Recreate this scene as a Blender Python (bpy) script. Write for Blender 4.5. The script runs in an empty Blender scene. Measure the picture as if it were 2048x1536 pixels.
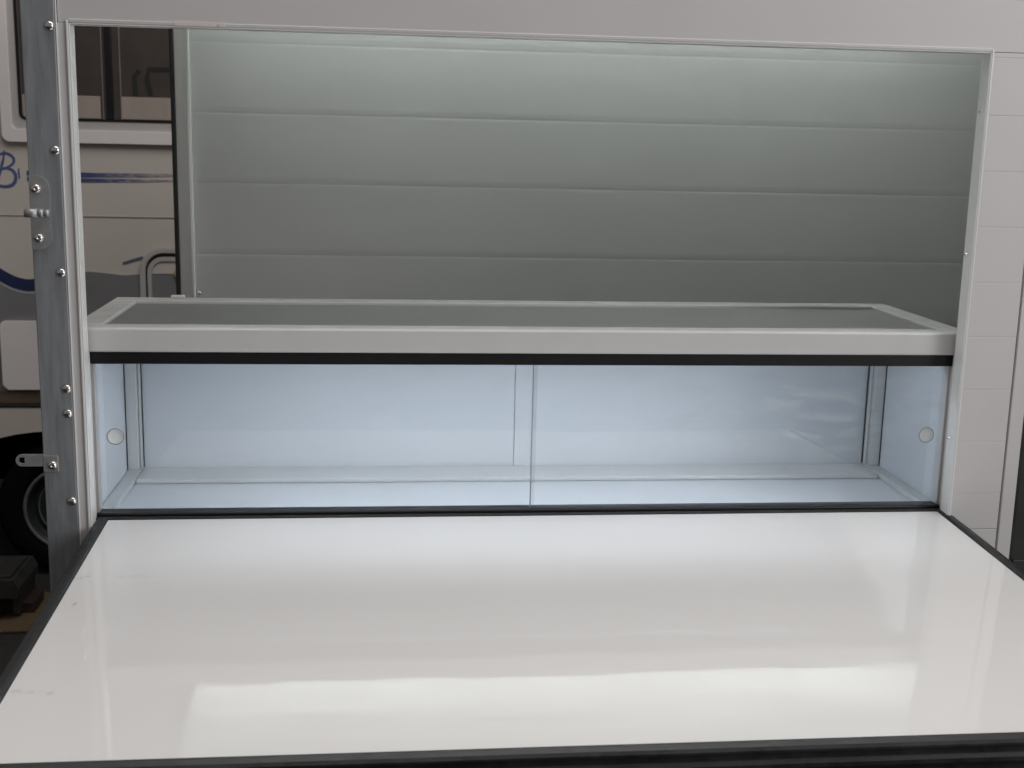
import bpy, bmesh, math, random
from mathutils import Vector, Matrix
random.seed(7)
S = bpy.context.scene
COL = S.collection

# ------------------------------------------------------------------ camera
CAM_YAW, CAM_PITCH, CAM_ROLL = 0.1115, -0.1947, 0.0229
cam = bpy.data.cameras.new("camera")
cam.sensor_width = 36.0
cam.lens = 36.0 * 2477.64 / 2048.0
cam.clip_start = 0.05
cam.clip_end = 300
camo = bpy.data.objects.new("camera", cam)
COL.objects.link(camo)
cy, sy = math.cos(CAM_YAW), math.sin(CAM_YAW)
cp, sp = math.cos(CAM_PITCH), math.sin(CAM_PITCH)
fwd = Vector((sy * cp, cy * cp, sp))
rt = Vector((cy, -sy, 0))
up = rt.cross(fwd)
cr, sr = math.cos(CAM_ROLL), math.sin(CAM_ROLL)
rt, up = cr * rt + sr * up, -sr * rt + cr * up
m = Matrix((rt, up, -fwd)).transposed().to_4x4()
m.translation = Vector((-0.3691, -2.7356, 0.8989))
camo.matrix_world = m
S.camera = camo
cam.dof.use_dof = True
cam.dof.focus_distance = 2.80
cam.dof.aperture_fstop = 6.5

# ------------------------------------------------------------------ world, lamps, exposure
w = bpy.data.worlds.new("World")
S.world = w
w.use_nodes = True
bg = w.node_tree.nodes["Background"]
bg.inputs[0].default_value = (1.0, 0.91, 0.86, 1)
bg.inputs[1].default_value = 0.16
S.view_settings.view_transform = 'Standard'
S.view_settings.look = 'None'
S.view_settings.gamma = 1.0
S.view_settings.exposure = 0.0

def area_lamp(name, loc, target, sx, sz, power, colr, spread=180):
    l = bpy.data.lights.new(name, 'AREA')
    l.shape = 'RECTANGLE'
    l.size, l.size_y = sx, sz
    l.energy = power
    l.color = colr
    l.spread = math.radians(spread)
    o = bpy.data.objects.new(name, l)
    COL.objects.link(o)
    o.location = loc
    o.rotation_euler = (Vector(target) - Vector(loc)).to_track_quat('-Z', 'Z').to_euler()
    return o

# daylight of the workshop's open gate (behind the camera, to the right) and of its rooflight
area_lamp("gate_daylight", (4.3, -4.2, 1.9), (0.6, 0, 0.4), 3.2, 3.0, 131, (1.0, 0.985, 0.985))
area_lamp("added_strip_lamp", (0.35, 1.72, 2.10), (0.35, 1.72, 0), 2.9, 0.25, 28, (0.98, 1.0, 0.98), 75)  # added strip lamp close above the trailer roof, brightens its far edge
area_lamp("rooflight_daylight", (0.4, 0.3, 3.9), (0.4, 0.3, 0), 4.0, 3.0, 130, (1.0, 0.985, 0.97))

# ------------------------------------------------------------------ materials
def mat(name, col, rough=0.5, metal=0.0, spec=0.5, noise=0.0, nscale=8.0, stretch=(1, 1, 1), bump=0.0, bscale=60.0, rnoise=0.0):
    mt = bpy.data.materials.new(name)
    mt.use_nodes = True
    nt = mt.node_tree
    b = nt.nodes["Principled BSDF"]
    b.inputs["Base Color"].default_value = (*col, 1)
    b.inputs["Roughness"].default_value = rough
    b.inputs["Metallic"].default_value = metal
    b.inputs["Specular IOR Level"].default_value = spec
    if noise or bump or rnoise:
        tc = nt.nodes.new("ShaderNodeTexCoord")
        mp = nt.nodes.new("ShaderNodeMapping")
        mp.inputs["Scale"].default_value = stretch
        nt.links.new(tc.outputs["Object"], mp.inputs[0])
    if noise or rnoise:
        n = nt.nodes.new("ShaderNodeTexNoise")
        n.inputs["Scale"].default_value = nscale
        n.inputs["Detail"].default_value = 7
        n.inputs["Roughness"].default_value = 0.65
        nt.links.new(mp.outputs[0], n.inputs["Vector"])
    if noise:
        r = nt.nodes.new("ShaderNodeValToRGB")
        r.color_ramp.elements[0].position = 0.25
        r.color_ramp.elements[1].position = 0.75
        r.color_ramp.elements[0].color = (*[c * (1 - noise) for c in col], 1)
        r.color_ramp.elements[1].color = (*[min(1, c * (1 + noise)) for c in col], 1)
        nt.links.new(n.outputs["Fac"], r.inputs[0])
        nt.links.new(r.outputs[0], b.inputs["Base Color"])
    if rnoise:
        mr = nt.nodes.new("ShaderNodeMapRange")
        mr.inputs["From Min"].default_value = 0.3
        mr.inputs["From Max"].default_value = 0.7
        mr.inputs["To Min"].default_value = max(0.02, rough - rnoise)
        mr.inputs["To Max"].default_value = rough + rnoise
        nt.links.new(n.outputs["Fac"], mr.inputs["Value"])
        nt.links.new(mr.outputs[0], b.inputs["Roughness"])
    if bump:
        n2 = nt.nodes.new("ShaderNodeTexNoise")
        n2.inputs["Scale"].default_value = bscale
        n2.inputs["Detail"].default_value = 3
        nt.links.new(mp.outputs[0], n2.inputs["Vector"])
        bp = nt.nodes.new("ShaderNodeBump")
        bp.inputs["Strength"].default_value = 1.0
        bp.inputs["Distance"].default_value = bump
        nt.links.new(n2.outputs["Fac"], bp.inputs["Height"])
        nt.links.new(bp.outputs[0], b.inputs["Normal"])
    return mt

M = {}
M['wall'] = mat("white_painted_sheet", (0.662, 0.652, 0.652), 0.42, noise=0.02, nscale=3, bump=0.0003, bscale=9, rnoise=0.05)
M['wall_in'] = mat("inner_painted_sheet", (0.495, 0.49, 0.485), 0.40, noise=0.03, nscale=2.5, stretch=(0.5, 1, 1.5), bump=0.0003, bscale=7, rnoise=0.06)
M['core'] = mat("wall_core", (0.30, 0.29, 0.28), 0.8, noise=0.1)
M['trim'] = mat("white_aluminium_trim", (0.84, 0.855, 0.845), 0.18, noise=0.02, nscale=20)
M['galv'] = mat("galvanised_steel", (0.315, 0.335, 0.355), 0.44, metal=0.30, noise=0.24, nscale=34, stretch=(2, 2, 0.22), rnoise=0.10)
M['plate'] = mat("zinc_plate", (0.47, 0.48, 0.49), 0.42, metal=0.6, noise=0.10, nscale=60, rnoise=0.08)
M['rivet'] = mat("bright_rivet", (0.86, 0.84, 0.82), 0.24, metal=1.0, noise=0.05, nscale=80)
M['alu'] = mat("satin_aluminium", (0.64, 0.63, 0.62), 0.30, metal=0.5, noise=0.03, nscale=30, stretch=(4, 4, 0.2))
M['rubber'] = mat("black_rubber", (0.016, 0.017, 0.018), 0.48, spec=0.45, noise=0.45, nscale=35, stretch=(0.6, 1, 1), rnoise=0.14, bump=0.0006, bscale=120)
M['black'] = mat("black_plastic", (0.010, 0.010, 0.011), 0.38, spec=0.4, noise=0.2, nscale=30)
M['door'] = mat("dark_infill_sheet", (0.022, 0.024, 0.019), 0.6, noise=0.3, nscale=9)  # for the dark panel added for the unlit space past the wall
M['cab'] = mat("white_cabinet_profile", (0.665, 0.665, 0.66), 0.22, noise=0.02, nscale=12, rnoise=0.05)
M['cab_top'] = mat("grey_cabinet_top", (0.20, 0.198, 0.195), 0.6, noise=0.06, nscale=40, bump=0.0003, bscale=300)
M['liner'] = mat("white_liner", (0.61, 0.645, 0.68), 0.35, noise=0.015, nscale=4, rnoise=0.05)
M['liner_alu'] = mat("cabinet_corner_profile", (0.60, 0.615, 0.62), 0.35, metal=0.15, noise=0.03, nscale=25)
M['pull'] = mat("finger_pull", (0.90, 0.91, 0.90), 0.3, noise=0.02)
M['cream'] = mat("cream_bodywork", (0.59, 0.54, 0.495), 0.33, noise=0.035, nscale=2.5, bump=0.0003, bscale=40)
M['beltline'] = mat("belt_moulding", (0.42, 0.385, 0.36), 0.5, noise=0.1)
M['white'] = mat("white_frame_plastic", (0.78, 0.74, 0.725), 0.4, noise=0.03, nscale=12)
M['greyframe'] = mat("grey_frame", (0.46, 0.435, 0.42), 0.45, noise=0.05, nscale=14)
M['skirt'] = mat("grey_bodywork", (0.20, 0.20, 0.205), 0.4, noise=0.10, nscale=5, bump=0.0002, bscale=60)
M['navy'] = mat("navy_decal", (0.018, 0.027, 0.085), 0.4, noise=0.2, nscale=30)
M['blue'] = mat("blue_decal", (0.075, 0.105, 0.27), 0.4, noise=0.18, nscale=50)
M['pale'] = mat("pale_decal", (0.38, 0.38, 0.40), 0.4, noise=0.1)
M['dash'] = mat("slate_decal", (0.10, 0.11, 0.16), 0.4, noise=0.25, nscale=90)
M['yellow'] = mat("yellow_reflector", (0.55, 0.42, 0.14), 0.3, noise=0.1)
M['brown'] = mat("rusty_sill", (0.11, 0.075, 0.05), 0.8, noise=0.5, nscale=12, stretch=(0.4, 1, 1))
M['tyre'] = mat("tyre_rubber", (0.0035, 0.0035, 0.0035), 0.9, spec=0.1, noise=0.3, nscale=25)
M['rim'] = mat("steel_rim", (0.020, 0.029, 0.028), 0.55, metal=0.3, noise=0.2, nscale=18)
M['flange'] = mat("rim_flange_steel", (0.16, 0.15, 0.14), 0.5, metal=0.2, noise=0.3, nscale=25)
M['interior'] = mat("dark_window_interior", (0.085, 0.070, 0.062), 0.9, noise=0.4, nscale=5)
M['blind'] = mat("blind_cloth", (0.72, 0.66, 0.61), 0.8, noise=0.12, nscale=14, stretch=(1, 1, 0.3))
M['ground'] = mat("oily_concrete", (0.018, 0.017, 0.017), 0.75, noise=0.45, nscale=1.6, bump=0.002, bscale=30, rnoise=0.15)
M['steel'] = mat("dull_grey_steel", (0.038, 0.038, 0.037), 0.5, metal=0.3, noise=0.3, nscale=14)
M['card'] = mat("cardboard", (0.10, 0.065, 0.033), 0.85, noise=0.2, nscale=10)
M['red'] = mat("dusty_red_plastic", (0.03, 0.014, 0.012), 0.6, noise=0.3, nscale=12)

# glossy white flap skin, a little wavy, with rubbed-in dirt near its left edge
def flap_material():
    mt = mat("glossy_white_flap", (0.735, 0.725, 0.72), 0.045, spec=0.5, rnoise=0.012, nscale=6)
    nt = mt.node_tree
    b = nt.nodes["Principled BSDF"]
    tc = nt.nodes.new("ShaderNodeTexCoord")
    n = nt.nodes.new("ShaderNodeTexNoise")
    n.inputs["Scale"].default_value = 3.0
    n.inputs["Detail"].default_value = 2
    mpw = nt.nodes.new("ShaderNodeMapping")
    mpw.inputs["Scale"].default_value = (0.55, 2.2, 1)
    nt.links.new(tc.outputs["Object"], mpw.inputs[0])
    nt.links.new(mpw.outputs[0], n.inputs["Vector"])
    bp = nt.nodes.new("ShaderNodeBump")
    bp.inputs["Distance"].default_value = 0.0018
    bp.inputs["Strength"].default_value = 0.6
    nt.links.new(n.outputs["Fac"], bp.inputs["Height"])
    nt.links.new(bp.outputs[0], b.inputs["Normal"])
    # rubbed-in dirt: a handful of scuffs of their own shape, broken up by noise
    n2 = nt.nodes.new("ShaderNodeTexNoise")
    n2.inputs["Scale"].default_value = 85
    n2.inputs["Detail"].default_value = 5
    nt.links.new(tc.outputs["Object"], n2.inputs["Vector"])
    acc = None
    for (sx_, sy_, rx, ry, am) in ((-0.960, -0.329, 0.008, 0.010, 0.30), (-0.948, -0.321, 0.006, 0.008, 0.42), (-0.9416, -0.456, 0.0045, 0.012, 0.50), (-0.856, -0.325, 0.040, 0.007, 0.16),
                                   (-0.960, -0.798, 0.014, 0.012, 0.20), (-0.930, -0.800, 0.020, 0.008, 0.16), (-0.9015, -0.805, 0.007, 0.012, 0.22), (0.42, -0.62, 0.012, 0.03, 0.06), (0.36, -0.78, 0.01, 0.04, 0.05), (-0.62, -0.30, 0.03, 0.006, 0.05)):
        mp = nt.nodes.new("ShaderNodeMapping")
        mp.inputs["Location"].default_value = (-sx_ / rx, -sy_ / ry, 0)
        mp.inputs["Scale"].default_value = (1 / rx, 1 / ry, 0)
        nt.links.new(tc.outputs["Object"], mp.inputs[0])
        ln = nt.nodes.new("ShaderNodeVectorMath")
        ln.operation = 'LENGTH'
        nt.links.new(mp.outputs[0], ln.inputs[0])
        mr = nt.nodes.new("ShaderNodeMapRange")
        mr.inputs["From Min"].default_value = 0.2
        mr.inputs["From Max"].default_value = 1.3
        mr.inputs["To Min"].default_value = am
        mr.inputs["To Max"].default_value = 0.0
        nt.links.new(ln.outputs["Value"], mr.inputs["Value"])
        if acc is None:
            acc = mr
        else:
            ad = nt.nodes.new("ShaderNodeMath")
            ad.operation = 'ADD'
            nt.links.new(acc.outputs[0], ad.inputs[0])
            nt.links.new(mr.outputs[0], ad.inputs[1])
            acc = ad
    r = nt.nodes.new("ShaderNodeValToRGB")
    r.color_ramp.elements[0].position = 0.38
    r.color_ramp.elements[0].color = (0, 0, 0, 1)
    r.color_ramp.elements[1].position = 0.62
    r.color_ramp.elements[1].color = (1, 1, 1, 1)
    nt.links.new(n2.outputs["Fac"], r.inputs[0])
    mu = nt.nodes.new("ShaderNodeMath")
    mu.operation = 'MULTIPLY'
    nt.links.new(r.outputs[0], mu.inputs[0])
    nt.links.new(acc.outputs[0], mu.inputs[1])
    mx = nt.nodes.new("ShaderNodeMix")
    mx.data_type = 'RGBA'
    mx.inputs["A"].default_value = (0.735, 0.725, 0.72, 1)
    mx.inputs["B"].default_value = (0.20, 0.13, 0.12, 1)
    nt.links.new(mu.outputs[0], mx.inputs["Factor"])
    nt.links.new(mx.outputs["Result"], b.inputs["Base Color"])
    return mt
M['flap'] = flap_material()

def glass_material(name, tint, ior=1.5, haze=0.0, painted_reflection=0.0):
    mt = bpy.data.materials.new(name)
    mt.use_nodes = True
    nt = mt.node_tree
    nt.nodes.remove(nt.nodes["Principled BSDF"])
    out = nt.nodes["Material Output"]
    tr = nt.nodes.new("ShaderNodeBsdfTransparent")
    tr.inputs[0].default_value = (*tint, 1)
    gl = nt.nodes.new("ShaderNodeBsdfGlossy")
    gl.inputs["Roughness"].default_value = 0.015
    fr = nt.nodes.new("ShaderNodeFresnel")
    fr.inputs["IOR"].default_value = ior
    ge = nt.nodes.new("ShaderNodeNewGeometry")
    iv = nt.nodes.new("ShaderNodeMath")
    iv.operation = 'SUBTRACT'
    iv.inputs[0].default_value = 1.0
    nt.links.new(ge.outputs["Backfacing"], iv.inputs[1])
    mu = nt.nodes.new("ShaderNodeMath")
    mu.operation = 'MULTIPLY'
    nt.links.new(fr.outputs[0], mu.inputs[0])
    nt.links.new(iv.outputs[0], mu.inputs[1])
    m2 = nt.nodes.new("ShaderNodeMath")
    m2.operation = 'MULTIPLY'
    m2.inputs[1].default_value = 2.3
    nt.links.new(mu.outputs[0], m2.inputs[0])
    mx = nt.nodes.new("ShaderNodeMixShader")
    nt.links.new(m2.outputs[0], mx.inputs[0])
    nt.links.new(tr.outputs[0], mx.inputs[1])
    nt.links.new(gl.outputs[0], mx.inputs[2])
    last = mx
    if painted_reflection:
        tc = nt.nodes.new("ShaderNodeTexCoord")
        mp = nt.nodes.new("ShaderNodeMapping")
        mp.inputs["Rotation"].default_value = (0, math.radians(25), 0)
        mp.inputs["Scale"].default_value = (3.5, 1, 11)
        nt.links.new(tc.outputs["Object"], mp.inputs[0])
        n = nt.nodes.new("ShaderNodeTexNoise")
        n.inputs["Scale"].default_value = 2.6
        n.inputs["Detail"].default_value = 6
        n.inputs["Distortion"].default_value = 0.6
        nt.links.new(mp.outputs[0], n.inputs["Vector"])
        mk = nt.nodes.new("ShaderNodeMapping")                  # painted reflection of the surroundings, towards the right end of the pane
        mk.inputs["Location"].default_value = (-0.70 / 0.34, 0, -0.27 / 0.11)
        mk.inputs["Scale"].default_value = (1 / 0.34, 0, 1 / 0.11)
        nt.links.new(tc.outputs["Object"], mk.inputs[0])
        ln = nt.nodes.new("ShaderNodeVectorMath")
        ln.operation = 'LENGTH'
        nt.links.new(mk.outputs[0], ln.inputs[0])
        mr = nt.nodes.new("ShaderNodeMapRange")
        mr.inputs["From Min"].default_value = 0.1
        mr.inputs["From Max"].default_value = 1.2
        mr.inputs["To Min"].default_value = painted_reflection
        mr.inputs["To Max"].default_value = painted_reflection * 0.06
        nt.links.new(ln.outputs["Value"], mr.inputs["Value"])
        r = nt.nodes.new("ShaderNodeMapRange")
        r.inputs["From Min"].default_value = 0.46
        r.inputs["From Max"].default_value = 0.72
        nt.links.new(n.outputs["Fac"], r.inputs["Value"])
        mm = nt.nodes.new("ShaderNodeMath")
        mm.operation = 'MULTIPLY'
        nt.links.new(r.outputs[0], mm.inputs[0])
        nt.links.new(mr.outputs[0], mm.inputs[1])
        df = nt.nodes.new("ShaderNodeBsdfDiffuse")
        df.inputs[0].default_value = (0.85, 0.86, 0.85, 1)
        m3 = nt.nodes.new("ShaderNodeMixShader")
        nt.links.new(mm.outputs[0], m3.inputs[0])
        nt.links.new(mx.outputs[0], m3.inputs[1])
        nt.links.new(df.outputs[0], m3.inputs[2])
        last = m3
    if haze:
        df = nt.nodes.new("ShaderNodeBsdfDiffuse")
        df.inputs[0].default_value = (0.95, 0.96, 0.97, 1)
        m3 = nt.nodes.new("ShaderNodeMixShader")
        m3.inputs[0].default_value = haze
        nt.links.new(mx.outputs[0], m3.inputs[1])
        nt.links.new(df.outputs[0], m3.inputs[2])
        last = m3
    nt.links.new(last.outputs[0], out.inputs[0])
    return mt
M['pull'] = glass_material("frosted_finger_pull", (0.97, 0.98, 0.98), 1.45, 0.55)
M['glass'] = glass_material("clear_glass", (0.965, 0.972, 0.980), painted_reflection=0.13)
M['brownglass'] = glass_material("smoked_acrylic", (0.88, 0.86, 0.85))

def roof_material():
    mt = bpy.data.materials.new("translucent_roof_sheet")
    mt.use_nodes = True
    nt = mt.node_tree
    nt.nodes.remove(nt.nodes["Principled BSDF"])
    out = nt.nodes["Material Output"]
    tr = nt.nodes.new("ShaderNodeBsdfTranslucent")
    df = nt.nodes.new("ShaderNodeBsdfDiffuse")
    tc = nt.nodes.new("ShaderNodeTexCoord")
    n = nt.nodes.new("ShaderNodeTexNoise")
    n.inputs["Scale"].default_value = 2.2
    n.inputs["Detail"].default_value = 3
    nt.links.new(tc.outputs["Object"], n.inputs["Vector"])
    r = nt.nodes.new("ShaderNodeValToRGB")
    r.color_ramp.elements[0].position = 0.3
    r.color_ramp.elements[1].position = 0.7
    r.color_ramp.elements[0].color = (0.765, 0.792, 0.782, 1)
    r.color_ramp.elements[1].color = (0.865, 0.892, 0.882, 1)
    nt.links.new(n.outputs["Fac"], r.inputs[0])
    nt.links.new(r.outputs[0], tr.inputs[0])
    df.inputs[0].default_value = (0.7, 0.75, 0.72, 1)
    mx = nt.nodes.new("ShaderNodeMixShader")
    mx.inputs[0].default_value = 0.30
    nt.links.new(tr.outputs[0], mx.inputs[1])
    nt.links.new(df.outputs[0], mx.inputs[2])
    nt.links.new(mx.outputs[0], out.inputs[0])
    return mt
M['roof'] = roof_material()

def stripe_material():
    mt = mat("worn_blue_stripe", (0.05, 0.07, 0.2), 0.4)
    nt = mt.node_tree
    b = nt.nodes["Principled BSDF"]
    tc = nt.nodes.new("ShaderNodeTexCoord")
    mp = nt.nodes.new("ShaderNodeMapping")
    mp.inputs["Scale"].default_value = (25, 1, 160)
    nt.links.new(tc.outputs["Object"], mp.inputs[0])
    n = nt.nodes.new("ShaderNodeTexNoise")
    n.inputs["Scale"].default_value = 1.5
    n.inputs["Detail"].default_value = 5
    nt.links.new(mp.outputs[0], n.inputs["Vector"])
    sx = nt.nodes.new("ShaderNodeSeparateXYZ")
    nt.links.new(tc.outputs["Object"], sx.inputs[0])
    mr = nt.nodes.new("ShaderNodeMapRange")
    mr.inputs["From Min"].default_value = -1.75
    mr.inputs["From Max"].default_value = -1.22
    mr.inputs["To Min"].default_value = -0.25
    mr.inputs["To Max"].default_value = 0.30
    nt.links.new(sx.outputs[0], mr.inputs["Value"])
    ad = nt.nodes.new("ShaderNodeMath")
    ad.operation = 'ADD'
    nt.links.new(n.outputs["Fac"], ad.inputs[0])
    nt.links.new(mr.outputs[0], ad.inputs[1])
    r = nt.nodes.new("ShaderNodeValToRGB")
    r.color_ramp.elements[0].position = 0.42
    r.color_ramp.elements[0].color = (0.060, 0.075, 0.20, 1)
    r.color_ramp.elements[1].position = 0.78
    r.color_ramp.elements[1].color = (0.42, 0.38, 0.36, 1)
    nt.links.new(ad.outputs[0], r.inputs[0])
    nt.links.new(r.outputs[0], b.inputs["Base Color"])
    return mt
M['stripe'] = stripe_material()

def emit_material(name, col, s):
    mt = bpy.data.materials.new(name)
    mt.use_nodes = True
    b = mt.node_tree.nodes["Principled BSDF"]
    b.inputs["Base Color"].default_value = (*col, 1)
    b.inputs["Emission Color"].default_value = (*col, 1)
    b.inputs["Emission Strength"].default_value = s
    return mt
M['tube'] = emit_material("lit_tube", (0.86, 0.93, 1.0), 47.0)

# ------------------------------------------------------------------ mesh helpers
def link_mesh(name, bm, material, parent=None, smooth=False, loc=None):
    me = bpy.data.meshes.new(name)
    bmesh.ops.recalc_face_normals(bm, faces=bm.faces)
    bm.to_mesh(me)
    bm.free()
    me.materials.append(material)
    if smooth:
        for p in me.polygons:
            p.use_smooth = True
    o = bpy.data.objects.new(name, me)
    COL.objects.link(o)
    if parent is not None:
        o.parent = parent
        o.matrix_parent_inverse = parent_inverse(parent)
    if loc is not None:
        o.location = loc
    return o

def world_of(o):
    mw = Matrix.Translation(o.location) @ o.rotation_euler.to_matrix().to_4x4()
    if o.parent:
        return world_of(o.parent) @ o.matrix_parent_inverse @ mw
    return mw

def parent_inverse(p):
    return world_of(p).inverted()

def box(bm, x0, x1, y0, y1, z0, z1, bev=0.0, seg=2):
    r = bmesh.ops.create_cube(bm, size=1.0)
    vs = r['verts']
    for v in vs:
        v.co = Vector((x0 + (v.co.x + .5) * (x1 - x0), y0 + (v.co.y + .5) * (y1 - y0), z0 + (v.co.z + .5) * (z1 - z0)))
    if bev:
        es = list({e for v in vs for e in v.link_edges})
        bmesh.ops.bevel(bm, geom=es, offset=bev, segments=seg, affect='EDGES', profile=0.5)

def bx(name, x0, x1, y0, y1, z0, z1, material, parent=None, bev=0.0, seg=2):
    bm = bmesh.new()
    box(bm, x0, x1, y0, y1, z0, z1, bev, seg)
    return link_mesh(name, bm, material, parent)

def prism(bm, pts, y0, y1):
    """outline in x/z pushed from y0 to y1"""
    a = [bm.verts.new((x, y0, z)) for x, z in pts]
    b = [bm.verts.new((x, y1, z)) for x, z in pts]
    n = len(pts)
    bm.faces.new(a)
    bm.faces.new(b[::-1])
    for i in range(n):
        bm.faces.new((a[i], b[i], b[(i + 1) % n], a[(i + 1) % n]))

def rounded(x0, x1, z0, z1, r, n=6, corners=(1, 1, 1, 1)):
    """corners: bl, br, tr, tl"""
    pts = []
    for (cx, cz, a0, on) in ((x0, z0, 180, corners[0]), (x1, z0, 270, corners[1]), (x1, z1, 0, corners[2]), (x0, z1, 90, corners[3])):
        if not on:
            pts.append((cx, cz))
            continue
        ox = cx + (r if cx == x0 else -r)
        oz = cz + (r if cz == z0 else -r)
        for i in range(n + 1):
            a = math.radians(a0 + 90 * i / n)
            pts.append((ox + r * math.cos(a), oz + r * math.sin(a)))
    return pts

def ring(bm, outer, inner, y0, y1):
    n = len(outer)
    A = [bm.verts.new((x, y0, z)) for x, z in outer]
    B = [bm.verts.new((x, y0, z)) for x, z in inner]
    C = [bm.verts.new((x, y1, z)) for x, z in outer]
    D = [bm.verts.new((x, y1, z)) for x, z in inner]
    for i in range(n):
        j = (i + 1) % n
        bm.faces.new((A[i], A[j], B[j], B[i]))
        bm.faces.new((C[i], D[i], D[j], C[j]))
        bm.faces.new((A[i], C[i], C[j], A[j]))
        bm.faces.new((B[i], B[j], D[j], D[i]))

def tube(bm, pts, r, n=10):
    rings = []
    for i, p in enumerate(pts):
        p = Vector(p)
        d = (Vector(pts[min(i + 1, len(pts) - 1)]) - Vector(pts[max(i - 1, 0)])).normalized()
        a = d.orthogonal().normalized() if i == 0 else (rings_a - d * rings_a.dot(d)).normalized()
        rings_a = a
        b = d.cross(a)
        rings.append([bm.verts.new(p + r * (math.cos(2 * math.pi * k / n) * a + math.sin(2 * math.pi * k / n) * b)) for k in range(n)])
    for i in range(len(rings) - 1):
        for k in range(n):
            bm.faces.new((rings[i][k], rings[i][(k + 1) % n], rings[i + 1][(k + 1) % n], rings[i + 1][k]))
    bm.faces.new(rings[0][::-1])
    bm.faces.new(rings[-1])

def ribbon(bm, pts, widths, y, t=0.0015):
    """flat painted stroke in the x/z plane, t thick, standing on plane y (towards -y)"""
    n = len(pts)
    L, Rr = [], []
    for i in range(n):
        p = Vector((pts[i][0], pts[i][1]))
        q0 = Vector(pts[max(i - 1, 0)])
        q1 = Vector(pts[min(i + 1, n - 1)])
        d = (q1 - q0).normalized()
        nn = Vector((-d.y, d.x)) * widths[i] * 0.5
        L.append(p + nn)
        Rr.append(p - nn)
    f = [(bm.verts.new((a.x, y - t, a.y)), bm.verts.new((b.x, y - t, b.y)), bm.verts.new((b.x, y, b.y)), bm.verts.new((a.x, y, a.y))) for a, b in zip(L, Rr)]
    for i in range(n - 1):
        for k in range(4):
            bm.faces.new((f[i][k], f[i][(k + 1) % 4], f[i + 1][(k + 1) % 4], f[i + 1][k]))
    bm.faces.new(f[0])
    bm.faces.new(f[-1][::-1])

def smooth_pts(pts, n=6):
    """Catmull-Rom through points"""
    out = []
    P = [Vector(p) for p in pts]
    for i in range(len(P) - 1):
        p0, p1, p2, p3 = P[max(i - 1, 0)], P[i], P[i + 1], P[min(i + 2, len(P) - 1)]
        for k in range(n):
            t = k / n
            out.append(0.5 * ((2 * p1) + (p2 - p0) * t + (2 * p0 - 5 * p1 + 4 * p2 - p3) * t * t + (3 * p1 - p0 - 3 * p2 + p3) * t ** 3))
    out.append(P[-1])
    return out

def dome(bm, x, y, z, r, h, n=16, dimple=False):
    """round rivet head on plane y, bulging towards -y, with a small dimple"""
    prof = [(1.0, 0.0), (0.98, 0.25), (0.90, 0.52), (0.75, 0.76), (0.52, 0.92), (0.26, 0.985)] + ([(0.20, 0.80), (0.0, 0.74)] if dimple else [(0.0, 1.0)])
    rings = []
    for (a, b) in prof[:-1]:
        rings.append([bm.verts.new((x + r * a * math.cos(2 * math.pi * k / n), y - h * b, z + r * a * math.sin(2 * math.pi * k / n))) for k in range(n)])
    c = bm.verts.new((x, y - h * prof[-1][1], z))
    for i in range(len(rings) - 1):
        for k in range(n):
            bm.faces.new((rings[i][k], rings[i][(k + 1) % n], rings[i + 1][(k + 1) % n], rings[i + 1][k]))
    for k in range(n):
        bm.faces.new((rings[-1][k], rings[-1][(k + 1) % n], c))
    bm.faces.new(rings[0][::-1])

RIVET_MESH = {}
def rivet(x, y, z, parent, r=0.0102, h=0.0070, dimple=False):
    key = (r, h, dimple)
    if key not in RIVET_MESH:
        bm = bmesh.new()
        dome(bm, 0, 0, 0, r, h, 16, dimple)
        bmesh.ops.recalc_face_normals(bm, faces=bm.faces)
        me = bpy.data.meshes.new("rivet")
        bm.to_mesh(me)
        bm.free()
        me.materials.append(M['rivet'])
        for p in me.polygons:
            p.use_smooth = True
        RIVET_MESH[key] = me
    o = bpy.data.objects.new("rivet", RIVET_MESH[key])
    COL.objects.link(o)
    o.parent = parent
    o.matrix_parent_inverse = parent_inverse(parent)
    o.location = (x, y, z)
    o.rotation_euler = (0, random.uniform(-3, 3), 0)
    return o

def thing(name, label, cat, loc, group=None):
    o = bpy.data.objects.new(name, None)
    o.empty_display_size = 0.1
    COL.objects.link(o)
    o.location = loc
    o['label'] = label
    o['category'] = cat
    if group:
        o['group'] = group
    return o

GZ = -1.16                                   # workshop floor (z = 0 is the sill of the serving hatch)

# ------------------------------------------------------------------ ground
bm = bmesh.new()
bmesh.ops.create_grid(bm, x_segments=8, y_segments=8, size=40)
for v in bm.verts:
    v.co.z = GZ
g = link_mesh("ground", bm, M['ground'])
g['kind'] = 'structure'

# ------------------------------------------------------------------ vending trailer
H = 1.1146
TX0, TX1 = -1.095, 2.30
BY = 1.93                                    # inner face of the far wall
TOP = 1.45
BOT = -0.36
T = thing("vending_trailer", "white panelled vending trailer with its serving hatch folded down", "trailer", (0.6, 1.0, GZ))

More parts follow.
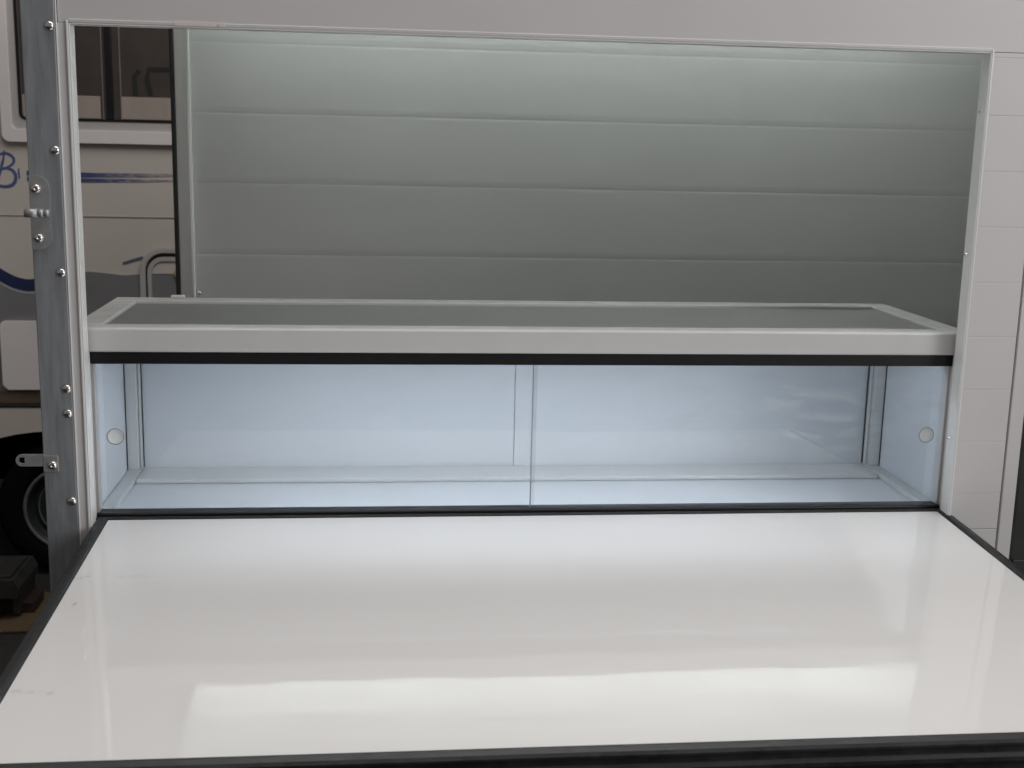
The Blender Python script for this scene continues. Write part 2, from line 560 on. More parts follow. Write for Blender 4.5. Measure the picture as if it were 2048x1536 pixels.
# near side wall: a core with the hatch cut out, planks in front of it
bm = bmesh.new()
for (x0, x1, z0, z1) in ((-1.02, 1.166, H, TOP), (-1.02, -1.0, 0, H), (1.0, 1.166, 0, H), (-1.02, 1.166, BOT, 0)):
    box(bm, x0, x1, 0.0195, 0.0365, z0, z1)
side = link_mesh("side_wall", bm, M['core'], T)
seams = [-0.165, -0.038, 0.089, 0.216, 0.343, 0.470, 0.597, 0.726, 0.852, 0.977, 1.104, 1.229, 1.356]
def plank(x0, x1, z0, z1, y0, y1, parent, material, gap, wd, dp, name="wall_panel", top=1.0):
    """sheet-metal plank: flat face whose long edges fall away softly into the joint (wd wide, dp deep)"""
    z0, z1 = z0 + gap, z1 - gap
    sec = [(y1, z0), (y0 + dp, z0), (y0 + dp * .45, z0 + wd * .35), (y0, z0 + wd), (y0, z1 - wd * top), (y0 + dp * .5 * top, z1 - wd * .35 * top), (y0 + dp * top, z1), (y1, z1)]
    bm = bmesh.new()
    a = [bm.verts.new((x0, y, z)) for y, z in sec]
    b = [bm.verts.new((x1, y, z)) for y, z in sec]
    bm.faces.new(a)
    bm.faces.new(b[::-1])
    for i in range(len(sec)):
        j = (i + 1) % len(sec)
        bm.faces.new((a[i], a[j], b[j], b[i]))
    return link_mesh(name, bm, material, parent)
G_ = 0.0002
rows = [BOT] + seams + [TOP]
for a, b in zip(rows[:-1], rows[1:]):
    j = random.uniform(0, 0.0005)
    if b <= 0.0:
        plank(-1.022, 1.128, a, b, 0 + j, 0.019, side, M['wall'], 0.0001, 0.0020, 0.00026)
    elif a < 0:
        plank(-1.022, 1.128, a, -0.001, j, 0.019, side, M['wall'], 0.0001, 0.0020, 0.00026)
        plank(1.0012, 1.128, 0.0, b, j, 0.019, side, M['wall'], 0.0001, 0.0020, 0.00026)
    elif a < H < b:
        plank(1.0012, 1.128, a, H, j, 0.019, side, M['wall'], 0.0001, 0.0020, 0.00026)
        plank(-1.022, 1.128, H + 0.0010, b, j + 0.0003, 0.019, side, M['wall'], 0.0001, 0.0020, 0.00026)
    elif b <= H:
        plank(1.0012, 1.128, a, b, j, 0.019, side, M['wall'], 0.0001, 0.0020, 0.00026)
    else:
        plank(-1.022, 1.128, a, b, j, 0.019, side, M['wall'], 0.0001, 0.0020, 0.00026)
bx("wall_panel", -1.0245, -1.0012, 0.0004, 0.019, -0.0005, H + 0.0005, M['wall'], side, 0.001)

# upright edge profile at the right end of the wall, after a dark joint
bx("edge_profile", 1.1335, 1.1675, 0.0, 0.040, BOT, TOP, M['wall'], T, 0.002)
sd = bx("dark_infill", 1.182, 1.98, 0.022, 0.050, BOT, TOP, M['door'], T, 0.003)  # dark panel added for the unlit, unseen space past the wall
sd['label'] = "added dark panel for the unlit, unseen space right of the white panelled wall"
bx("door_seal", 1.1685, 1.181, 0.010, 0.046, BOT, TOP, M['rubber'], sd, 0.004, 3)  # strip along the edge of the added dark panel
bx("dark_infill_rail", 1.184, 1.975, 0.012, 0.0215, -0.115, -0.085, M['door'], sd, 0.003)
bx("front_panel", 1.985, TX1, 0.0, 0.040, BOT, TOP, M['wall'], T, 0.002)

# aluminium frame lining the hatch opening
bm = bmesh.new()
def lining(x0, x1, z0, z1):
    box(bm, x0, x1, -0.0035, 0.0385, z0, z1, 0.0012, 2)
lining(-1.0008, -0.9982, 0.0, H)
lining(0.9982, 1.0008, 0.0, H)
lining(-0.998, 0.998, H - 0.0022, H + 0.0004)
lining(-0.998, 0.998, -0.0004, 0.0022)
# front lip
box(bm, -1.0060, -1.0010, -0.0050, -0.0002, -0.002, H + 0.006, 0.0015, 3)
box(bm, 1.0010, 1.0060, -0.0045, -0.0002, -0.002, H + 0.006, 0.0018, 3)
of = link_mesh("opening_frame", bm, M['trim'], T)
bx("upper_lip", -1.0008, 1.0008, -0.0038, -0.0002, H + 0.0006, H + 0.0085, M['wall'], of, 0.0016, 3)
# small dents and tape remnants on the upper lip, screws in the right jamb
for x, wd in ((-0.745, 0.085), (-0.69, 0.012)):
    bx("tape_scrap", x - wd / 2, x + wd / 2, -0.0052, -0.0043, H + 0.001, H + 0.010, M['white'], of, 0.0004)
for z in (0.985, 0.66, 0.22):
    bm = bmesh.new()
    for k in range(1):
        bmesh.ops.create_cone(bm, cap_ends=True, segments=12, radius1=0.0045, radius2=0.0030, depth=0.003,
                              matrix=Matrix.Translation((0.9967, 0.026, z)) @ Matrix.Rotation(-math.pi / 2, 4, 'Y'))
    link_mesh("screw", bm, M['rivet'], of)

# galvanised corner post with rivets, hinge plate and latch lug
bm = bmesh.new()
box(bm, TX0, -1.0268, -0.0055, 0.0005, BOT - 0.02, TOP + 0.02, 0.0022, 2)
box(bm, TX0 + 0.0002, TX0 + 0.004, 0.0007, 0.055, BOT - 0.02, TOP + 0.02, 0.001, 1)
post = link_mesh("corner_post", bm, M['galv'], T)
for z in (1.107, 0.855, 0.598, 0.345, 0.290, 0.091, -0.165):
    rivet(-1.0375, -0.0055, z, post)
bx("post_lip", -1.0262, -1.0236, -0.0040, 0.0010, BOT, TOP, M['trim'], post, 0.001)
bm = bmesh.new()
prism(bm, rounded(-1.0945, -1.0535, 0.647, 0.803, 0.026, 7, (0, 1, 1, 0)), -0.0095, -0.0057)
bmesh.ops.bevel(bm, geom=[e for e in bm.edges if all(abs(v.co.y + 0.0095) < 1e-6 for v in e.verts)], offset=0.0012, segments=2, affect='EDGES')
hp = link_mesh("hinge_plate", bm, M['plate'], T)
rivet(-1.080, -0.0095, 0.775, hp, dimple=True)
rivet(-1.079, -0.0095, 0.672, hp, dimple=True)
bm = bmesh.new()
tube(bm, [(-1.104, -0.0135, 0.7245), (-1.078, -0.0135, 0.7245)], 0.0095, 14)
tube(bm, [(-1.0765, -0.0130, 0.7245), (-1.066, -0.0130, 0.7245)], 0.0085, 14)
tube(bm, [(-1.0645, -0.0125, 0.7245), (-1.0545, -0.0125, 0.7245)], 0.0078, 14)
link_mesh("hinge_barrel", bm, M['plate'], hp, True)
bm = bmesh.new()
ring_o = rounded(-1.1530, -1.092, 0.172, 0.199, 0.0130, 6, (1, 0, 0, 1))
slot = rounded(-1.1462, -1.1338, 0.1785, 0.1925, 0.0055, 6, (1, 0, 0, 1))
ring(bm, ring_o, slot, -0.008, -0.0045)
lug = link_mesh("latch_lug", bm, M['plate'], T)
bx("lug_base", -1.0945, -1.0625, -0.0095, -0.0057, 0.159, 0.196, M['plate'], lug, 0.001)
rivet(-1.0745, -0.0095, 0.1745, lug, dimple=True)

# far wall with wide planks, far rear post and its door seal
bm = bmesh.new()
box(bm, -1.03, TX1 - 0.02, BY + 0.016, BY + 0.04, BOT, TOP)
back = link_mesh("far_wall", bm, M['core'], T)
brow = [BOT, -0.045, 0.207, 0.459, 0.7195, 0.970, 1.2165, TOP]
for a, b in zip(brow[:-1], brow[1:]):
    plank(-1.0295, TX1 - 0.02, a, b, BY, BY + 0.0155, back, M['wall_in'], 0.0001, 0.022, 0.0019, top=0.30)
rivet(-1.0185, BY, 0.316, back, 0.0075, 0.006)
bx("far_post", -1.0845, -1.0385, BY - 0.016, BY + 0.045, BOT, TOP, M['alu'], T, 0.002)
bx("post_trim", -1.0380, -1.0305, BY - 0.018, BY + 0.012, BOT, TOP, M['trim'], T, 0.0015)
bx("door_seal", -1.1010, -1.0850, BY - 0.020, BY + 0.040, BOT, TOP, M['rubber'], T, 0.004, 3)

# roof, floor, ends
bx("roof", TX0 + 0.005, TX1, 0.001, BY + 0.045, TOP + 0.001, TOP + 0.005, M['roof'], T)
bx("rear_header", TX0, TX0 + 0.05, 0.056, BY - 0.022, TOP - 0.06, TOP, M['alu'], T, 0.003)
bx("trailer_floor", TX0 + 0.005, TX1, 0.042, BY + 0.0150, BOT - 0.05, BOT - 0.001, M['steel'], T)
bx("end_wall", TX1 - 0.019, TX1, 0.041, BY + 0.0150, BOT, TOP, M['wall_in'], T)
bx("chassis_beam", TX0 + 0.1, TX1, 0.25, 0.33, BOT - 0.19, BOT - 0.051, M['steel'], T, 0.004)
bx("chassis_beam", TX0 + 0.1, TX1, 1.55, 1.63, BOT - 0.19, BOT - 0.051, M['steel'], T, 0.004)

# ------------------------------------------------------------------ wheels (shared builder)
def wheel(name, x, y, z, R, rim, width, parent, outside=-1):
    """axis along y; outside face towards -y when outside = -1"""
    s = outside
    bm = bmesh.new()
    n = 48
    prof = [(rim + .002, width * .36), (rim + .006, width * .47), (rim + .03, width * .50), (R - .05, width * .52), (R - .02, width * .47), (R - .004, width * .40), (R, width * .2), (R, 0), (R, -width * .2), (R - .004, -width * .40), (R - .02, -width * .47), (rim + .006, -width * .47), (rim + .002, -width * .36)]
    rr = [[bm.verts.new((x + r * math.cos(2 * math.pi * k / n), y + q * s, z + r * math.sin(2 * math.pi * k / n))) for k in range(n)] for r, q in prof]
    for i in range(len(rr)):
        a, b = rr[i], rr[(i + 1) % len(rr)]
        for k in range(n):
            bm.faces.new((a[k], a[(k + 1) % n], b[(k + 1) % n], b[k]))
    wh = link_mesh(name, bm, M['tyre'], parent, True)
    bm = bmesh.new()
    prof = [(rim + .001, width * .40), (rim + .001, width * .455), (rim - .012, width * .465), (rim - .020, width * .44), (rim - .030, width * .36), (rim - .034, width * .20), (rim - .050, width * .22), (rim - .058, width * .25), (rim - .075, width * .25), (rim * .42, width * .20), (rim * .40, width * .33), (rim * .28, width * .36), (0.004, width * .36)]
    rr = [[bm.verts.new((x + r * math.cos(2 * math.pi * k / n), y + q * s, z + r * math.sin(2 * math.pi * k / n))) for k in range(n)] for r, q in prof]
    for a, b in zip(rr[:-1], rr[1:]):
        for k in range(n):
            bm.faces.new((a[k], a[(k + 1) % n], b[(k + 1) % n], b[k]))
    bm.faces.new(rr[-1])
    link_mesh("rim", bm, M['rim'], wh, True)
    bm = bmesh.new()
    for (ra, rb, q) in ((rim - .017, rim + .0005, .470), (rim - .066, rim - .058, .275)):
        prof = [(ra, width * (q - .03)), (ra + .003, width * (q + .008)), (rb - .003, width * (q + .008)), (rb, width * (q - .03))]
        rr = [[bm.verts.new((x + r * math.cos(2 * math.pi * k / n), y + q_ * s, z + r * math.sin(2 * math.pi * k / n))) for k in range(n)] for r, q_ in prof]
        for a, b in zip(rr[:-1], rr[1:]):
            for k in range(n):
                bm.faces.new((a[k], a[(k + 1) % n], b[(k + 1) % n], b[k]))
    link_mesh("rim_flange", bm, M['flange'], wh, True)
    return wh
for wx in (0.9,):
    for yy, s in ((0.20, -1), (1.75, 1)):
        wheel("wheel", wx, yy, GZ + 0.31, 0.31, 0.18, 0.18, T, s)

# ------------------------------------------------------------------ serving flap (hinged at the sill, sloping a little towards the camera)
FT = 0.0554
FY, FZ, FL = 0.0372, 0.0334, 1.0201
FX0, FX1 = -0.9718, 0.9911
flap = bpy.data.objects.new("serving_flap", None)
bm = bmesh.new()
box(bm, FX0, FX1, -FL, 0.0, -0.030, 0.0, 0.0008, 1)
fme = bpy.data.meshes.new("serving_flap")
bmesh.ops.recalc_face_normals(bm, faces=bm.faces)
bm.to_mesh(fme)
bm.free()
fme.materials.append(M['flap'])
bpy.data.objects.remove(flap)
flap = bpy.data.objects.new("serving_flap", fme)
COL.objects.link(flap)
flap.parent = T
flap.location = (FX0 * 0, FY, FZ)
flap.rotation_euler = (FT, 0, 0)
flap.matrix_parent_inverse = parent_inverse(T)
flap['label'] = "glossy white serving flap folded down, edged in black rubber"
# black rubber edging: a profile swept round three sides (front, left, right) and a hinge strip at the back
def sweep_edge(bm, prof, path):
    """prof: (outward, up) ; path: list of (x, y, nx, ny) corners with mitred outward direction"""
    rings = []
    for (px, py, nx, ny) in path:
        rings.append([bm.verts.new((px + o * nx, py + o * ny, u)) for o, u in prof])
    n = len(prof)
    for a, b in zip(rings[:-1], rings[1:]):
        for k in range(n):
            bm.faces.new((a[k], a[(k + 1) % n], b[(k + 1) % n], b[k]))
    bm.faces.new(rings[0])
    bm.faces.new(rings[-1][::-1])
prof = [(0.0005, -0.036), (0.0005, 0.0015), (0.004, 0.0042), (0.010, 0.0050), (0.022, 0.0030), (0.027, -0.0010), (0.0275, -0.0045),
        (0.0215, -0.0085), (0.0215, -0.0125), (0.029, -0.0165), (0.034, -0.0215), (0.0345, -0.0285), (0.030, -0.0345), (0.023, -0.0370),
        (0.023, -0.0400), (0.030, -0.0430), (0.030, -0.0520), (0.020, -0.0560), (0.006, -0.0560), (0.004, -0.036)]
bm = bmesh.new()
yb = 0.004
path = []
for t in [i / 14 for i in range(15)]:
    path.append((FX0, yb + (-FL - yb) * t if t < 1 else -FL, -1, -1 if t == 1 else 0))
for t in [i / 20 for i in range(1, 21)]:
    path.append((FX0 + (FX1 - FX0) * t, -FL, 1 if t == 1 else 0, -1))
for t in [i / 14 for i in range(1, 15)]:
    path.append((FX1, -FL + (FL + yb) * t, 1, 0))
# hand-fitted edging: slightly uneven outline
path = [(x, y, nx * (1 + random.uniform(-.03, .03)) if abs(nx) + abs(ny) < 1.5 else nx, ny * (1 + random.uniform(-.03, .03)) if abs(nx) + abs(ny) < 1.5 else ny) for x, y, nx, ny in path]
sweep_edge(bm, prof, path)
seal = link_mesh("rubber_edging", bm, M['rubber'], flap)
seal.matrix_parent_inverse = Matrix.Identity(4)
bm = bmesh.new()
box(bm, FX0 - 0.030, FX1 + 0.030, 0.0012, 0.0155, -0.030, 0.0030, 0.0035, 3)
hs = link_mesh("hinge_strip", bm, M['rubber'], flap)
hs.matrix_parent_inverse = Matrix.Identity(4)

# ------------------------------------------------------------------ display cabinet standing behind the hatch
CX0, CX1 = -1.046, 1.050
CY0, CY1 = 0.053, 0.590
CZ = 0.4705
D = thing("display_cabinet", "lit white display cabinet with glass sliding doors behind the hatch", "display cabinet", (0, 0.32, -0.03))
bx("fascia", CX0, CX1, CY0, CY0 + 0.016, 0.4162, CZ, M['cab'], D, 0.005, 3)
bx("top_rail", CX0 + 0.0005, CX1 - 0.0005, CY0 + 0.0162, 0.121, 0.4420, CZ - 0.0005, M['cab'], D, 0.003, 2)
bx("top_rail", CX0 + 0.0005, CX1 - 0.0005, 0.525, CY1, 0.4420, CZ, M['cab'], D, 0.003, 2)
bx("top_rail", CX0, -0.985, 0.1215, 0.5245, 0.4420, CZ - 0.0003, M['cab'], D, 0.003, 2)
bx("top_rail", 0.988, CX1, 0.1215, 0.5245, 0.4420, CZ - 0.0003, M['cab'], D, 0.003, 2)
bx("top_panel", -0.9847, 0.9877, 0.1213, 0.5247, 0.444, 0.4625, M['cab_top'], D, 0.001, 1)
bx("clip", -0.905, -0.870, 0.575, 0.592, CZ + 0.0005, CZ + 0.007, M['white'], D, 0.002)
bx("upper_track", -1.0005, 1.0055, CY0 + 0.004, CY0 + 0.048, 0.3890, 0.4160, M['black'], D, 0.0015)
lt = bx("lower_track", -1.004, 1.008, CY0 + 0.004, CY0 + 0.044, -0.030, 0.0430, M['black'], D, 0.004, 3)
# front uprights
for x0, x1 in ((CX0, -1.0009), (1.0060, CX1)):
    bx("front_upright", x0, x1, CY0 + 0.0002, CY0 + 0.040, -0.030, 0.4160, M['cab'], D, 0.004, 3)
for x0, x1 in ((-1.0005, -0.9945), (0.9995, 1.0055)):
    bx("glass_channel", x0, x1, CY0 + 0.010, CY0 + 0.040, 0.0435, 0.3885, M['alu'], D, 0.0008, 1)
# liner: floor, sides, back in two sheets, ceiling
bx("floor_panel", -1.024, 1.049, CY0 + 0.0442, 0.572, -0.030, 0.0, M['liner'], D)
bx("side_panel", -1.046, -1.0245, CY0 + 0.0405, CY1 - 0.001, -0.030, 0.4415, M['liner'], D)
bx("side_panel", 1.0495, 1.071, CY0 + 0.0405, CY1 - 0.001, -0.030, 0.4415, M['liner'], D)
bx("back_panel", -1.024, 0.0096, 0.5722, 0.5855, -0.030, 0.4415, M['liner'], D, 0.0006, 1)
bx("joint_strip", 0.0105, 0.0530, 0.5695, 0.5719, 0.0005, 0.4410, M['liner'], D, 0.0008, 1)
bx("back_panel", 0.0104, 1.049, 0.5728, 0.5860, -0.030, 0.4415, M['liner'], D, 0.0006, 1)
# corner profiles: two uprights at the back, one along each bottom edge
for s, x in ((1, -1.0235), (-1, 1.0488)):
    bm = bmesh.new()
    xa, xb = sorted((x, x + s * 0.030))
    box(bm, xa, xb, 0.534, 0.5715, 0.0165, 0.4415, 0.0012, 2)
    xa, xb = sorted((x + s * 0.0312, x + s * 0.0362))
    box(bm, xa, xb, 0.549, 0.5715, 0.0165, 0.4415, 0.0008, 1)
    cpf = link_mesh("corner_profile", bm, M['liner_alu'], D)
    bm = bmesh.new()
    xa, xb = sorted((x + s * 0.0001, x + s * 0.0016))
    box(bm, xa, xb, 0.5295, 0.5338, 0.0165, 0.4415)
    xa, xb = sorted((x + s * 0.0364, x + s * 0.0379))
    box(bm, xa, xb, 0.563, 0.5715, 0.0165, 0.4415)
    link_mesh("profile_gap_shade", bm, M['rubber'], cpf)  # dark strips stand in for the shade in the gaps beside the profile
    bm = bmesh.new()
    xa, xb = sorted((x, x + s * 0.034))
    box(bm, xa, xb, CY0 + 0.046, 0.5715, 0.0005, 0.016, 0.003, 2)
    link_mesh("floor_profile", bm, M['liner_alu'], D)
bm = bmesh.new()
box(bm, -0.9885, 1.0138, 0.450, 0.5690, 0.0005, 0.013, 0.004, 3)
link_mesh("floor_profile", bm, M['liner_alu'], D)
# sliding glass doors
for (x0, x1, y) in ((-0.9940, 0.0060, CY0 + 0.028), (-0.0040, 0.9990, CY0 + 0.016)):
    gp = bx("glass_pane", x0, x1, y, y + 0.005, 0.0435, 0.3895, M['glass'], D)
    hx = -0.957 if x0 < -0.5 else 0.9605
    bm = bmesh.new()
    n = 28
    prof = [(0.0178, 0.0), (0.0178, -0.0010), (0.0170, -0.0016), (0.0158, -0.0016), (0.0150, -0.0004), (0.006, -0.0002)]
    rr = [[bm.verts.new((hx + r * math.cos(2 * math.pi * k / n), y - 0.0001 + q, 0.2175 + r * math.sin(2 * math.pi * k / n))) for k in range(n)] for r, q in prof]
    for a, b in zip(rr[:-1], rr[1:]):
        for k in range(n):
            bm.faces.new((a[k], a[(k + 1) % n], b[(k + 1) % n], b[k]))
    bm.faces.new(rr[-1])
    bm.faces.new(rr[0][::-1])
    link_mesh("finger_pull", bm, M['pull'], gp, True)
    bm = bmesh.new()
    tube(bm, [(hx + 0.0186 * math.cos(2 * math.pi * k / 32), y - 0.0012, 0.2175 + 0.0186 * math.sin(2 * math.pi * k / 32)) for k in range(33)], 0.0008, 6)
    link_mesh("pull_shadow_ring", bm, M['skirt'], gp, True)  # dark ring drawn in as the shadow round the finger pull
# dark polished edge of the front door where the two overlap
bx("pane_edge", -0.0062, -0.0042, CY0 + 0.0158, CY0 + 0.0212, 0.0435, 0.3895, M['galv'], D)
# lamp tube under the cabinet top, behind the fascia
bm = bmesh.new()
tube(bm, [(-0.80 + 1.60 * i / 6, 0.148, 0.4335) for i in range(7)], 0.008, 12)
link_mesh("lamp_tube", bm, M['tube'], D, True)
bx("light_block_strip", -0.86, 0.86, 0.170, 0.173, 0.4255, 0.4415, M['black'], D, 0.0006, 1)  # added unseen strip, keeps tube light off the upper back panel

# ------------------------------------------------------------------ motorhome beyond the trailer
MY = 3.0
MH = thing("motorhome", "cream motorhome with grey skirt and blue lettering, behind the trailer", "motorhome", (-1.0, MY + 1.1, GZ))
MX0, MX1 = -4.6, 2.4
bx("body", MX0, MX1, MY, MY + 2.15, -0.345, 1.75, M['cream'], MH, 0.03, 3)
# raised belt crease
bx("belt_crease", MX0 + 0.05, MX1 - 0.05, MY - 0.0040, MY - 0.0002, 0.519, 0.523, M['beltline'], MH, 0.001)
# grey lower bodywork with a wavy top edge
top = [(-4.5, 0.40), (-3.2, 0.42), (-2.5, 0.36), (-2.15, 0.285), (-2.04, 0.232), (-1.976, 0.205), (-1.91, 0.192), (-1.84, 0.212), (-1.76, 0.260), (-1.67, 0.274), (-1.58, 0.268), (-1.50, 0.260), (-1.42, 0.266), (-1.32, 0.278), (-1.0, 0.30), (-0.3, 0.28), (1.0, 0.30), (2.3, 0.29)]
pts = [(2.3, -0.330), (-4.5, -0.330)] + [(p.x, p.y) for p in smooth_pts(top, 4)]
bm = bmesh.new()
prism(bm, pts, MY - 0.006, MY - 0.0003)
link_mesh("skirt", bm, M['skirt'], MH)
bm = bmesh.new()
cur = smooth_pts([(-2.36, 0.47), (-2.20, 0.375), (-2.10, 0.302), (-2.04, 0.258), (-1.976, 0.224), (-1.90, 0.212), (-1.80, 0.243), (-1.70, 0.290)], 5)
ribbon(bm, [(p.x, p.y) for p in cur], [0.052] * len(cur), MY - 0.0065, 0.0012)
link_mesh("decal_curve", bm, M['navy'], MH)
bm = bmesh.new()
ribbon(bm, [(p.x, p.y - 0.036) for p in cur], [0.010] * len(cur), MY - 0.0065, 0.0010)
link_mesh("decal_line", bm, M['pale'], MH)
bm = bmesh.new()
ribbon(bm, [(-1.90, 0.706), (-1.65, 0.703), (-1.4, 0.706), (-1.15, 0.712)], [0.022, 0.021, 0.016, 0.008], MY - 0.0005)
ribbon(bm, [(-1.90, 0.681), (-1.65, 0.679), (-1.4, 0.682), (-1.2, 0.687)], [0.018, 0.018, 0.013, 0.004], MY - 0.0005)
link_mesh("decal_stripe", bm, M['stripe'], MH)
bm = bmesh.new()
ribbon(bm, [(-1.503, 0.312), (-1.458, 0.326), (-1.412, 0.340)], [0.012, 0.014, 0.014], MY - 0.0005)
link_mesh("decal_dash", bm, M['dash'], MH)
# the blue script letter B
def px(zx, zy):                                  # lettering laid out on its own little grid
    return (-2.040 + zx * 0.000468, 0.846 - zy * 0.000489)
bm = bmesh.new()
strokes = [([(-120, 230), (-70, 180), (0, 150), (60, 126), (105, 112), (150, 124), (182, 150), (188, 182), (165, 215), (120, 238), (70, 252)], 17, 24),
           ([(101, 88), (96, 150), (74, 225), (45, 310), (8, 385), (-20, 410)], 10, 26),
           ([(60, 258), (120, 246), (170, 262), (196, 305), (192, 352), (165, 390), (110, 408), (50, 404), (-10, 396), (-60, 402)], 15, 30),
           ([(228, 245), (226, 290), (232, 335)], 10, 14)]
for pts_, w0, w1 in strokes:
    sp_ = smooth_pts([px(*p) for p in pts_], 5)
    n = len(sp_)
    ribbon(bm, [(p.x, p.y) for p in sp_], [(w0 + (w1 - w0) * math.sin(math.pi * i / (n - 1)) ** 1.2) * 0.00048 for i in range(n)], MY - 0.0004 - 0.0002 * strokes.index((pts_, w0, w1)))
link_mesh("lettering", bm, M['blue'], MH)
# window: white outer frame, grey inner frame, smoked panes, black divider, blind behind
WX0, WX1, WZ0, WZ1 = -1.992, -0.80, 0.840, 1.62
bm = bmesh.new()
ring(bm, rounded(WX0, WX1, WZ0, WZ1, 0.035, 6), rounded(WX0 + 0.046, WX1 - 0.046, WZ0 + 0.058, WZ1 - 0.05, 0.020, 6), MY - 0.026, MY - 0.0003)
bmesh.ops.bevel(bm, geom=[e for e in bm.edges if all(abs(v.co.y - MY + 0.026) < 1e-6 for v in e.verts)], offset=0.008, segments=3, affect='EDGES', clamp_overlap=True)
wf = link_mesh("window", bm, M['white'], MH)
bm = bmesh.new()
ring(bm, rounded(WX0 + 0.0465, WX1 - 0.0465, WZ0 + 0.0585, WZ1 - 0.0505, 0.0195, 6), rounded(WX0 + 0.075, WX1 - 0.075, WZ0 + 0.096, WZ1 - 0.08, 0.03, 6), MY - 0.012, MY - 0.0003)
link_mesh("inner_frame", bm, M['greyframe'], wf)
bm = bmesh.new()
ring(bm, rounded(WX0 + 0.0755, WX1 - 0.0755, WZ0 + 0.0965, WZ1 - 0.0805, 0.03, 6), rounded(WX0 + 0.086, WX1 - 0.086, WZ0 + 0.106, WZ1 - 0.09, 0.024, 6), MY - 0.015, MY - 0.0003)
link_mesh("window_seal", bm, M['black'], wf)
pz0, pz1 = WZ0 + 0.1065, WZ1 - 0.0905
bx("divider", -1.545, -1.515, MY - 0.017, MY - 0.0006, pz0, pz1, M['black'], wf, 0.003)
bx("pane", WX0 + 0.0865, -1.5455, MY - 0.0090, MY - 0.0060, pz0, pz1, M['brownglass'], wf)
bx("pane", -1.5145, WX1 - 0.0865, MY - 0.0090, MY - 0.0060, pz0, pz1, M['brownglass'], wf)
bx("dark_interior_sheet", WX0 + 0.088, WX1 - 0.088, MY - 0.0014, MY - 0.0004, pz0, pz1, M['interior'], wf)  # dark sheet stands in for the dim interior behind the panes
bm = bmesh.new()
box(bm, WX0 + 0.089, -1.572, MY - 0.0046, MY - 0.0018, pz0 + 0.002, 1.045, 0.001, 1)
box(bm, -1.483, WX1 - 0.089, MY - 0.0046, MY - 0.0018, pz0 + 0.002, 1.045, 0.001, 1)
link_mesh("blind", bm, M['blind'], wf)
bm = bmesh.new()
box(bm, -1.562, -1.558, MY - 0.0050, MY - 0.0018, pz0, pz1)
box(bm, -1.485, -1.481, MY - 0.0058, MY - 0.0018, pz0, pz1)
link_mesh("blind_rail", bm, M['greyframe'], wf)
# dark shapes behind the pane (seat back and handle inside)
bm = bmesh.new()
ribbon(bm, [(-1.42, 1.05), (-1.425, 1.13), (-1.40, 1.16)], [0.022, 0.022, 0.02], MY - 0.0018, 0.002)
ribbon(bm, [(-1.355, 1.05), (-1.37, 1.12), (-1.36, 1.165), (-1.27, 1.165), (-1.1, 1.165)], [0.022, 0.024, 0.022, 0.022, 0.02], MY - 0.0019, 0.002)
link_mesh("seat_frame", bm, M['black'], wf)
# locker hatch with rounded corners
bm = bmesh.new()
ring(bm, rounded(-1.429, -0.75, -0.25, 0.384, 0.105, 9), rounded(-1.403, -0.776, -0.224, 0.360, 0.082, 9), MY - 0.018, MY - 0.0066)
bmesh.ops.bevel(bm, geom=[e for e in bm.edges if all(abs(v.co.y - MY + 0.018) < 1e-6 for v in e.verts)], offset=0.004, segments=2, affect='EDGES')
hf = link_mesh("locker_hatch", bm, M['greyframe'], MH)
bm = bmesh.new()
ring(bm, rounded(-1.4025, -0.7765, -0.2235, 0.3595, 0.0815, 9), rounded(-1.395, -0.784, -0.216, 0.346, 0.072, 9), MY - 0.012, MY - 0.0066)
link_mesh("hatch_seal", bm, M['black'], hf)
bm = bmesh.new()
ring(bm, rounded(-1.3945, -0.7845, -0.2155, 0.3455, 0.0715, 9), rounded(-1.377, -0.802, -0.198, 0.326, 0.056, 9), MY - 0.015, MY - 0.0066)
link_mesh("hatch_frame", bm, M['greyframe'], hf)
bm = bmesh.new()
prism(bm, rounded(-1.3765, -0.8025, 0.268, 0.3255, 0.050, 9, (0, 0, 1, 1)), MY - 0.0085, MY - 0.0066)
link_mesh("hatch_panel", bm, M['cream'], hf)
bm = bmesh.new()
bmesh.ops.create_cone(bm, cap_ends=True, segments=24, radius1=0.028, radius2=0.022, depth=0.012, matrix=Matrix.Translation((-1.252, MY - 0.013, 0.272)) @ Matrix.Rotation(math.pi / 2, 4, 'X'))
link_mesh("reflector", bm, M['yellow'], hf)
# white service flap low on the skirt
bm = bmesh.new()
prism(bm, rounded(-2.046, -1.60, -0.263, 0.050, 0.022, 5, (1, 1, 1, 1)), MY - 0.028, MY - 0.0066)
bmesh.ops.bevel(bm, geom=[e for e in bm.edges if all(abs(v.co.y - MY + 0.028) < 1e-6 for v in e.verts)], offset=0.007, segments=2, affect='EDGES')
sf = link_mesh("service_flap", bm, M['white'], MH)
sf['label'] = "pale service flap low on the grey skirt"
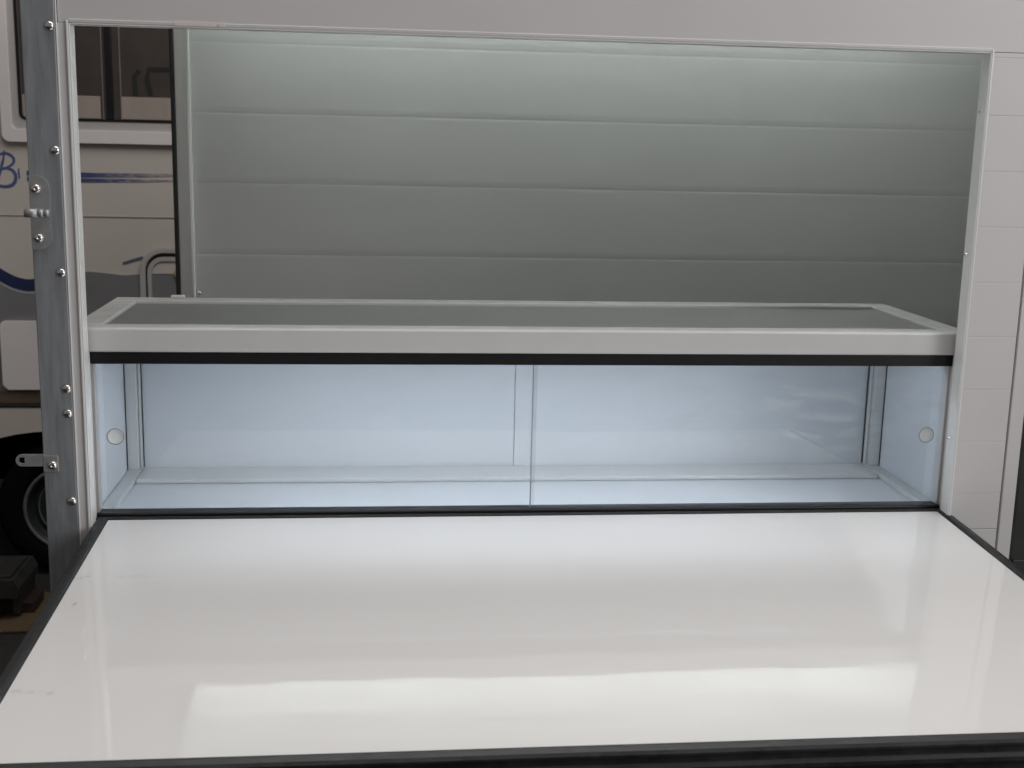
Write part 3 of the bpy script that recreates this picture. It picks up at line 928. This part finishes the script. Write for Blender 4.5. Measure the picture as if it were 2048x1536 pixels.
# sill: brown rubbing strip over a cream sill that arches over the wheel
bx("rubbing_strip", MX0 + 0.05, MX1 - 0.05, MY - 0.030, MY + 0.10, -0.346, -0.3305, M['rubber'], MH, 0.003)
bx("rusty_rail", MX0 + 0.05, MX1 - 0.05, MY - 0.016, MY - 0.0062, -0.330, -0.270, M['brown'], MH, 0.004)
arch = [(MX0 + 0.05, -0.347), (MX1 - 0.05, -0.347), (MX1 - 0.05, -0.80), (-1.27, -0.80)]
for i in range(0, 19):
    a = math.radians(8 + 164 * i / 18)
    arch.append((-1.83 + 0.56 * math.cos(a), -0.862 + 0.405 * max(0, math.sin(a)) ** 0.75))
arch += [(-2.39, -0.80), (MX0 + 0.05, -0.80)]
bm = bmesh.new()
prism(bm, arch, MY - 0.026, MY + 0.020)
link_mesh("sill", bm, M['cream'], MH)
# dark wheel well and underbody
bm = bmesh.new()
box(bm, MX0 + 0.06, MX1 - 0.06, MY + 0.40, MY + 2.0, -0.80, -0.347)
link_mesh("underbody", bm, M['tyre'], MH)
wheel("wheel", -1.797, MY + 0.10, -0.838, 0.322, 0.203, 0.20, MH)
wheel("wheel", -1.797, MY + 1.95, -0.838, 0.322, 0.203, 0.20, MH, 1)
wheel("wheel", 1.55, MY + 0.10, -0.838, 0.322, 0.203, 0.20, MH)

# ------------------------------------------------------------------ clutter on the workshop floor, left
ST = thing("step_stand", "dull grey steel step stand on the floor by the wheel", "step stand", (-2.02, 2.62, GZ))
bm = bmesh.new()
prism(bm, [(-2.16, -0.965), (-1.885, -0.965), (-1.865, -1.005), (-1.868, -1.045), (-2.17, -1.045)], 2.40, 2.72)
link_mesh("top_tray", bm, M['steel'], ST)
bm = bmesh.new()
box(bm, -2.15, -1.90, 2.43, 2.69, -0.9645, -0.953, 0.003)
link_mesh("tray_rim", bm, M['steel'], ST)
for x, y in ((-2.12, 2.44), (-1.97, 2.44), (-2.12, 2.68), (-1.90, 2.68)):
    bx("leg", x - 0.014, x + 0.014, y - 0.014, y + 0.014, GZ, -1.0455, M['steel'], ST, 0.002)
bx("side_plate", -1.905, -1.875, 2.45, 2.70, -1.135, -1.0456, M['steel'], ST, 0.003)
RB = bx("plastic_crate", -2.02, -1.83, 2.50, 2.66, GZ + 0.013, GZ + 0.060, M['red'], None, 0.004)
RB['label'] = "low dusty red plastic tray under the grey step stand"
RB['category'] = "tray"
CB = bx("cardboard_sheet", -2.35, -1.78, 2.30, 2.75, GZ + 0.004, GZ + 0.012, M['card'], None, 0.001)
CB['label'] = "flat brown cardboard sheet lying on the dark floor"
CB['category'] = "cardboard"
